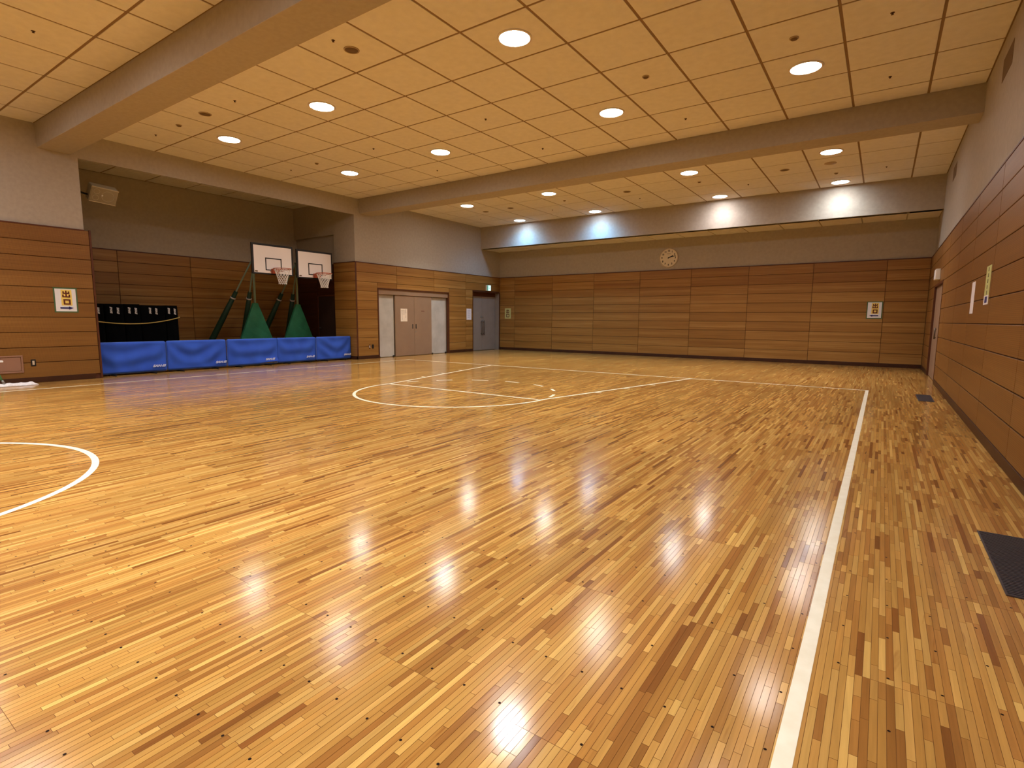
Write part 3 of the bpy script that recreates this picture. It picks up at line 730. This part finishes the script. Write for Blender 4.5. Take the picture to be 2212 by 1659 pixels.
# clock
t = fthing('wall_clock', 'round cream wall clock with black hands high on back wall', 'clock', (-6.19, YB+0.035, 3.40), 'back')
MB().lathe([(0.0005, 0.0), (0.318, 0.0), (0.325, 0.012), (0.322, 0.04), (0.300, 0.046), (0.296, 0.034)], 64).build('rim', MT['clockrim'], t)
MB().lathe([(0.298, 0.030), (0.0005, 0.031)], 64).build('face', MT['clockface'], t)
def text_mesh(s, size, shear=0.0, extrude=0.0008, bold=0.0):
    cu = bpy.data.curves.new('txt', 'FONT'); cu.body = s; cu.size = size; cu.shear = shear; cu.extrude = extrude; cu.offset = bold
    cu.align_x = 'CENTER'; cu.align_y = 'CENTER'; cu.resolution_u = 3
    ob = bpy.data.objects.new('txt', cu); col.objects.link(ob)
    dg = bpy.context.evaluated_depsgraph_get(); me = bpy.data.meshes.new_from_object(ob.evaluated_get(dg))
    mb = MB(); mb.add([v.co for v in me.vertices], [tuple(p.vertices) for p in me.polygons])
    bpy.data.objects.remove(ob); bpy.data.curves.remove(cu); bpy.data.meshes.remove(me)
    return mb
for hnum in range(1, 13):
    a = math.radians(90-30*hnum); tm = text_mesh(str(hnum), 0.085, bold=0.003)
    tm.xf(Matrix.Translation((0.232*math.cos(a), 0.232*math.sin(a), 0.033))); tm.build('numeral', MT['ink'], t)
MB().box(-0.065, 0.065, 0.128, 0.138, 0.031, 0.033).build('dial_print', MT['detector_dark'], t)
def hand(ang, ln, w, d):
    mb = MB().box(-0.03, ln, -w/2, w/2, d, d+0.003); return mb.xf(Matrix.Rotation(math.radians(90-ang), 4, 'Z'))
hand(66, 0.17, 0.03, 0.036).build('hour_hand', MT['black'], t)
hand(76, 0.25, 0.017, 0.040).build('minute_hand', MT['black'], t)
MB().lathe([(0.018, 0.031), (0.018, 0.045), (0.0005, 0.046)], 16).build('hub', MT['black'], t)

# sockets, hatch
def socket(O, label, plate, inner, w=0.075, h=0.13):
    t = fthing('wall_socket', label, 'socket', O, 'left', 'wall sockets')
    MB().box(-w/2, w/2, -h/2, h/2, 0, 0.007, 0.002).build('plate', plate, t)
    MB().box(-w*0.22, w*0.22, -h*0.30, h*0.30, 0.007, 0.011, 0.001).build('insert', inner, t)
socket((XL, 3.148, 0.385), 'dark wall socket plate on near left wall beside the hatch', MT['black'], MT['beige'])
socket((XL, 11.33, 0.385), 'wall socket with white insert beside the storage doors', MT['brown'], MT['white'], 0.06)
socket((XL, 11.46, 0.385), 'black wall socket right next to the storage door frame', MT['black'], MT['black'])
t = fthing('wall_hatch', 'brown framed access hatch low on near left wall behind the mop', 'hatch', (XL, 2.68, 0.372), 'left')
MB().box(-0.32, 0.32, -0.163, -0.135, 0, 0.014, 0.003).box(-0.32, 0.32, 0.135, 0.163, 0, 0.014, 0.003).box(-0.32, -0.292, -0.135, 0.135, 0, 0.014, 0.003).box(0.292, 0.32, -0.135, 0.135, 0, 0.014, 0.003).build('frame', MT['hatch'], t)
MB().box(-0.285, 0.285, -0.128, 0.128, 0, 0.008, 0.002).build('panel', MT['hatch'], t)

# ------------------------------------------------------------------ floor grilles
for (yc, lab, l) in ((3.73, 'dark ribbed floor grille beside right wall, nearest the camera', 0.93), (11.25, 'small-looking dark floor grille far along the right wall', 0.93)):
    t = thing('floor_grille', lab, 'grille', (0.675, yc, 0), 0, 'floor grilles along the right wall')
    MB().box(-0.10, 0.10, -l/2, l/2, 0.0005, 0.0015).build('pit', MT['grilledark'], t)
    MB().box(-0.105, -0.097, -l/2, l/2, 0.0005, 0.006).box(0.097, 0.105, -l/2, l/2, 0.0005, 0.006).box(-0.105, 0.105, -l/2-0.006, -l/2, 0.0005, 0.006).box(-0.105, 0.105, l/2, l/2+0.006, 0.0005, 0.006).build('frame', MT['grille'], t)
    n = 46; me = MB().box(-0.097, 0.097, -0.0055, 0.0055, 0.0015, 0.0055).mesh('slat', MT['grille'])
    for k in range(n):
        o = bpy.data.objects.new('slat', me); col.objects.link(o); o.parent = t; o.location = (0, -l/2+(k+0.5)*l/n, 0)

# ------------------------------------------------------------------ mop at the left edge
t = thing('floor_mop', 'white floor mop with green handle lying by near left wall', 'mop', (-12.98, 2.55, 0))
nn, mm = 30, 9; vs = []; fs = []
for i in range(nn+1):
    for j in range(mm+1):
        a, b = i/nn, j/mm
        y = -0.5 + 1.05*a; wid = 0.105*(1-0.45*max(0, (a-0.75)/0.25)**1.3)
        x = (b-0.5)*2*wid + 0.010*math.sin(9*a+5*b)
        z = 0.004 + 0.055*(1-(2*b-1)**4)*(1-max(0, (a-0.93)/0.07)*0.8)*(0.75+0.25*math.sin(17*a+11*b)+0.12*math.sin(43*a))
        vs.append((x, y, max(z, 0.003)))
for i in range(nn):
    for j in range(mm): fs.append((i*(mm+1)+j, (i+1)*(mm+1)+j, (i+1)*(mm+1)+j+1, i*(mm+1)+j+1))
md = MB().add(vs, fs, True); hd = md.build('mop_head', MT['mop'], t)
so = hd.modifiers.new('thick', 'SOLIDIFY'); so.thickness = 0.004; so.offset = -1
MB().tube([(0.0, 0.09, 0.05), (0.0, 0.06, 0.12)], 0.02, 12).build('swivel_joint', MT['steel'], t)
MB().tube([(0.0, 0.06, 0.12), (0.0, -0.12, 0.75), (0.0, -0.30, 1.45)], 0.014, 12).build('handle', MT['mopgreen'], t)
MB().box(-0.03, 0.03, -0.10, 0.10, 0.44, 0.475, 0.006).build('white_clip', MT['white'], t)

# ------------------------------------------------------------------ blue fences across the alcove
def fence(y0, y1, x, label, seed, logo_y, curl=0.0, hgt=0.715):
    t = thing('court_fence', label, 'fence', (x, (y0+y1)/2, 0), 0, 'blue court fences closing off the alcove')
    w = y1-y0; rr = random.Random(seed); c = 0.035
    pts = []
    for (cy, cz, a0) in ((w/2-c, 0.045+c, -90), (w/2-c, hgt-c, 0), (-w/2+c, hgt-c, 90), (-w/2+c, 0.045+c, 180)):
        for k in range(5):
            a = math.radians(a0+90*k/4); pts.append((0, cy+c*math.cos(a)*0.98, cz+c*math.sin(a)*0.98))
    fr = MB().tube(pts, 0.012, 8, closed=True); fr.build('frame', MT['blueedge'], t)
    nu, nv = 44, 16; ph = rr.uniform(0, 6); vs = []; fs = []
    bot = 0.05
    for i in range(nu+1):
        for j in range(nv+1):
            a = i/nu; b = j/nv; uu = 2*a-1
            y = -w/2+0.004 + (w-0.008)*a
            z = hgt-0.002 - (hgt-bot)*b
            drape = b + 0.55*uu*uu*(1-b*0.3)
            env = math.sin(PI*min(1, b*1.1))**0.7 * (1-abs(uu)**6) if b > 0 else 0
            d = 0.022 + env*(0.024*math.sin(11*(drape+0.12*math.sin(3*uu+ph))+ph) + 0.016*math.sin(7.5*uu + 4*b*uu + ph*1.7))
            if curl and a > 0.55 and b > 0.78:
                q = (b-0.78)/0.22*min(1, (a-0.55)/0.25); z += curl*q*0.5; d += curl*q*0.6
            vs.append((d, y, z))
    for i in range(nu):
        for j in range(nv): fs.append((i*(nv+1)+j, i*(nv+1)+j+1, (i+1)*(nv+1)+j+1, (i+1)*(nv+1)+j))
    cb = MB().add(vs, fs, True); cloth = cb.build('cloth', MT['blue'], t)
    so = cloth.modifiers.new('thick', 'SOLIDIFY'); so.thickness = 0.003; so.offset = -1
    lg = text_mesh('SAN-EI', 0.075, shear=0.35, bold=0.004)
    lg.xf(Matrix(((0, 0, 1, 0.052), (1.15, 0, 0, logo_y-(y0+y1)/2), (0, 0.95, 0, 0.165), (0, 0, 0, 1))))
    lg.build('printed_logo', MT['logo'], cloth)
    for s_ in (-1, 1):
        MB().box(-0.16, 0.16, s_*(w/2-0.28)-0.014, s_*(w/2-0.28)+0.014, 0.0, 0.03, 0.004).tube([(0, s_*(w/2-0.28), 0.02), (0, s_*(w/2-0.28), 0.06)], 0.01, 8).build('foot', MT['black'], t)
    return t
fence(4.235, 5.565, -13.60, 'leftmost blue cloth fence panel, next to the near wall end', 1, 5.395)
fence(5.60, 6.955, -13.62, 'second blue cloth fence panel from the left', 2, 6.80)
fence(6.985, 8.345, -13.60, 'middle blue cloth fence panel with its bottom edge curled up', 3, 8.10, 0.09)
fence(8.36, 9.565, -13.63, 'fourth blue cloth fence panel from the left, brighter blue', 4, 9.36)
fence(9.575, 10.80, -13.60, 'rightmost blue cloth fence panel, next to the wooden pier', 5, 10.64)

# ------------------------------------------------------------------ folded table-tennis tables under black covers
TX = -14.95
for k, (yc, wd, hh, lab) in enumerate(((4.70, 0.36, 1.575, 'folded table under black cover, leftmost, half hidden by the near wall'),
                                   (5.09, 0.38, 1.575, 'folded table under black cover, second from left'),
                                   (5.46, 0.33, 1.578, 'folded table under black cover, middle of five'),
                                   (5.905, 0.54, 1.560, 'folded table under black cover, second from right and widest'),
                                   (6.33, 0.285, 1.565, 'folded table under black cover, rightmost of five'))):
    t = thing('folded_table', lab, 'table', (TX, yc, 0), 0, 'folded tables under black covers in the alcove')
    d = 1.42; nz = 14; ny = 10; prof = []
    # cover: a sagging box with soft creases
    vs = []; fs = []; ring = []
    per = []
    w2 = wd/2 - 0.004
    for i in range(8): per.append((0.0, -w2+2*w2*i/8, 1))
    for i in range(8): per.append((-d*i/8, w2, 2))
    for i in range(8): per.append((-d, w2-2*w2*i/8, 3))
    for i in range(8): per.append((-d+d*i/8, -w2, 4))
    n = len(per)
    for j in range(nz+1):
        z = 0.10 + (hh-0.10)*j/nz
        for i, (px_, py_, sd) in enumerate(per):
            dx = 0.010*math.sin(i*1.7+j*0.25+k)*(1-j/nz*0.6)
            tp = 0.012 if j == nz else 0.0
            vs.append((px_+(dx if sd in (1, 3) else 0)-(tp if sd == 1 else 0), py_*(1-(0.04 if j == nz else 0)), z))
    for j in range(nz):
        for i in range(n): fs.append((j*n+i, j*n+(i+1) % n, (j+1)*n+(i+1) % n, (j+1)*n+i))
    fs.append(tuple(nz*n+i for i in range(n)))
    cv = MB().add(vs, fs, True).build('cover', MT['cover'], t)
    for s_ in (-1, 1):
        oy = s_*(0.067)
        lg = text_mesh('SAN-EI', 0.062, shear=0.4, bold=0.004)
        R_ = Matrix.Rotation(math.radians(-90*s_), 4, 'Z')
        lg.xf(R_); lg.xf(Matrix(((0, 0, 1, 0.014), (1.0, 0, 0, oy), (0, 0.78, 0, 1.42), (0, 0, 0, 1))))
        lg.build('printed_logo', MT['greyprint'], cv)
    ls = MB()
    for px_ in (-0.12, -d+0.12):
        for s_ in (-1, 1): ls.tube([(px_, s_*(wd/2-0.06), 0.10), (px_, s_*(wd/2-0.06), 0.05)], 0.012, 8)
    fr = ls.build('leg_frame', MT['steel'], t)
    for px_ in (-0.12, -d+0.12):
        for s_ in (-1, 1):
            yy = s_*(wd/2-0.06); MB().tube([(px_, yy-0.012, 0.04), (px_, yy+0.012, 0.04)], 0.04, 14).build('castor', MT['black'], fr)
rp = []
for i in range(41):
    y = 4.56 + (6.49-4.56)*i/40
    q = (y-5.42); z = 1.105 + (0.16*(q/1.07)**2 if q > 0 else 0.085*(q/0.86)**2)
    rp.append((TX+0.045, y, z))
rp.append((TX+0.0, 6.50, 1.28)); rp.append((TX-0.4, 6.505, 1.29)); rp.append((TX-1.4, 6.505, 1.27))
tag(MB().tube(rp, 0.012, 6).build('rope', MT['rope']), 'yellow rope sagging across the black covered tables', 'rope')

# ------------------------------------------------------------------ mini basketball hoops
def hoop(yc, label, feet, xb=-13.90, yp=None, dz=0.0):
    t = thing('basketball_hoop', label, 'basketball hoop', (xb, yc, 0), 0, 'portable basketball hoops in the alcove')
    bz0, bz1, hw = 2.455+dz, 3.25+dz, 0.593
    yp = (yp or yc) - yc; px_ = -1.0
    bd = MB().box(-0.03, 0.0, -hw, hw, bz0, bz1, 0.004).build('backboard', MT['board'], t)
    b = 0.055
    MB().box(-0.036, 0.006, -hw-0.01, -hw+b-0.01, bz0-0.01, bz1+0.01, 0.003).box(-0.036, 0.006, hw-b*0.55, hw+0.01, bz0-0.01, bz1+0.01, 0.003).box(-0.036, 0.006, -hw+b-0.01, hw-b*0.55, bz1-b+0.012, bz1+0.01, 0.003).box(-0.036, 0.006, -hw+b-0.01, hw-b*0.55, bz0-0.01, bz0+b*0.7-0.01, 0.003).build('border', MT['boardblack'], bd)
    a0, a1, c0, c1, l = -0.225, 0.255, bz0+0.10, bz0+0.44, 0.028
    MB().box(0.0, 0.003, a0, a0+l, c0, c1).box(0.0, 0.003, a1-l, a1, c0, c1).box(0.0, 0.003, a0+l, a1-l, c0, c0+l).box(0.0, 0.003, a0+l, a1-l, c1-l, c1).build('target_lines', MT['boardblack'], bd)
    MB().box(0.0, 0.003, -hw+b+0.01, -hw+b+0.085, bz0+0.045, bz0+0.08).build('maker_plate', MT['detector_dark'], bd)
    rz = 2.595+dz; rc = 0.375
    rim = MB().tube([(rc+0.225*math.cos(2*PI*i/36), 0.03+0.225*math.sin(2*PI*i/36), rz) for i in range(36)], 0.0105, 8, closed=True)
    rim.tube([(0.02, -0.10, rz-0.07), (rc-0.05, -0.19+0.03, rz-0.005)], 0.008, 8).tube([(0.02, 0.13, rz-0.07), (rc-0.05, 0.22+0.03, rz-0.005)], 0.008, 8)
    ro = rim.build('rim', MT['rim'], t)
    MB().box(0.0, 0.10, -0.07, 0.13, rz-0.12, rz+0.01, 0.006).box(0.08, 0.165, -0.04, 0.10, rz-0.012, rz+0.008, 0.003).build('rim_bracket', MT['rim'], ro)
    net = MB(); ns, nv = 12, 9
    def npnt(ang, v):
        rad = 0.215 - 0.115*min(1, (v*1.15))**0.75 + 0.012*max(0, v-0.8)
        return (rc+rad*math.cos(ang), 0.03+rad*math.sin(ang), rz-0.012-0.40*v)
    for s_ in (-1, 1):
        for i in range(ns):
            net.tube([npnt(2*PI*(i+s_*j*0.5)/ns, j/(nv-1)) for j in range(nv)], 0.0055, 5, caps=False)
    net.build('net', MT['net'], t)
    # front post with a green triangular pad
    MB().tube([(px_, yp, 1.60), (px_, yp, 2.95)], 0.032, 14).build('post', MT['palegreen'], t)
    vs = []; fs = []; n = 12
    for j in range(n+1):
        q = j/n; z = 0.30+1.39*q; hwid = 0.62*(1-q)+0.065*q
        for (sx, e) in ((0.035, 1.0), (0.045, 0.5), (0.05, 0.0), (0.045, -0.5), (0.035, -1.0), (-0.04, -1.0), (-0.04, 1.0)):
            vs.append((px_+sx+(0.004*math.sin(j*1.9+e*3) if sx > 0 else 0), yp+hwid*e, z))
    m7 = 7
    for j in range(n):
        for i in range(m7): fs.append((j*m7+i, j*m7+(i+1) % m7, (j+1)*m7+(i+1) % m7, (j+1)*m7+i))
    fs.append(tuple(n*m7+i for i in range(m7))); fs.append(tuple(reversed(range(m7))))
    MB().add(vs, fs).build('triangular_pad', MT['green'], t)
    # arms out to the board
    am = MB()
    for s_ in (-0.16, 0.16):
        am.tube([(px_, yp+s_*0.2, 2.93), (-0.03, s_, 3.02+dz)], 0.018, 8).tube([(px_, yp+s_*0.2, 2.62), (-0.03, s_, 2.60+dz)], 0.018, 8)
    am.tube([(-0.045, -hw*0.85, bz0+0.12), (-0.045, hw*0.85, bz0+0.12)], 0.015, 8).tube([(-0.045, -hw*0.85, bz1-0.12), (-0.045, hw*0.85, bz1-0.12)], 0.015, 8)
    am.build('support_arms', MT['palegreen'], t)
    # two raked rear struts with padding and a pale strap each
    for (fy, ty) in feet:
        A = Vector((-2.46, fy, 0.05)); B = Vector((px_-0.03, yp+ty, 2.86))
        st = MB().tube([A, B], 0.022, 10).build('rear_strut', MT['palegreen'], t)
        MB().tube([A.lerp(B, 0.03), A.lerp(B, 0.2), A.lerp(B, 0.45), A.lerp(B, 0.70)], [0.085, 0.085, 0.078, 0.055], 14).build('strut_pad', MT['dgreen'], st)
        MB().tube([A.lerp(B, 0.628), A.lerp(B, 0.640)], 0.075, 14).build('strap', MT['greyprint'], st)
    f0, f1 = feet[0][0], feet[1][0]
    bs = MB().box(-2.50, -2.42, f0-0.06, f1+0.06, 0.02, 0.08, 0.006).box(px_-0.04, px_+0.04, -0.58, 0.58, 0.02, 0.08, 0.006).box(-2.46, px_, -0.52, -0.46, 0.02, 0.08, 0.006).box(-2.46, px_, 0.20, 0.26, 0.02, 0.08, 0.006)
    for s_ in (-1, 1): bs.tube([(px_, s_*0.5, 0.08), (px_, yp+s_*0.08, 1.60)], 0.02, 8)
    bo = bs.build('base_frame', MT['dgreen'], t)
    for (wx, wy) in ((px_, -0.45), (px_, 0.45), (-2.40, -0.45), (-2.40, 0.20)):
        MB().tube([(wx+0.08, wy-0.015, 0.035), (wx+0.08, wy+0.015, 0.035)], 0.035, 14).build('wheel', MT['black'], bo)
    return t
hoop(8.527, 'left portable basketball hoop with green padded stand', ((-0.86, -0.04), (0.30, 0.04)))
hoop(9.850, 'right portable basketball hoop, nearer the wooden pier', ((-0.62, -0.04), (0.48, 0.04)), yp=9.89, dz=-0.03)

# ------------------------------------------------------------------ hanging speaker in the alcove
t = thing('hanging_speaker', 'beige wall speaker tilted down at top left of the alcove', 'speaker', (-13.92, 4.72, 3.84))
rot = Euler((0, math.radians(31), 0)).to_matrix().to_4x4() @ Euler((math.radians(-4), 0, 0)).to_matrix().to_4x4()
MB().box(-0.20, 0.0, -0.245, 0.245, -0.17, 0.17, 0.012).xf(rot).build('case', MT['speaker'], t)
MB().box(0.0, 0.006, -0.235, 0.235, -0.15, 0.15, 0.002).xf(rot).build('grille', MT['speakergrille'], t)
MB().box(0.0, 0.014, -0.245, 0.245, 0.152, 0.17, 0.003).box(0.0, 0.014, -0.245, 0.245, -0.17, -0.152, 0.003).xf(rot).build('edge_strip', MT['speaker'], t)
g = MB()
for (cy, cz, rr) in ((-0.14, 0.07, 0.055), (-0.14, -0.07, 0.055), (0.07, 0.0, 0.11)):
    g.tube([(0.008, cy+rr*math.cos(i*PI/14), cz+rr*math.sin(i*PI/14)) for i in range(28)], 0.004, 6, closed=True)
g.xf(rot).build('driver_ring', MT['speaker'], t)
MB().box(0.006, 0.012, -0.045, -0.015, -0.015, 0.015, 0.003).xf(rot).build('badge', MT['white'], t)
MB().tube([(-0.12, -0.24, 0.0), (-0.12, -0.50, 0.05), (-0.12, -0.555, 0.10)], 0.02, 8).box(-0.17, -0.07, -0.575, -0.55, 0.0, 0.22, 0.004).build('bracket', MT['black'], t)
tag(MB().box(PL-0.90, PL-0.25, YN-0.45, YN, 0, H).build('trim_2', MT['plaster']), kind='structure')
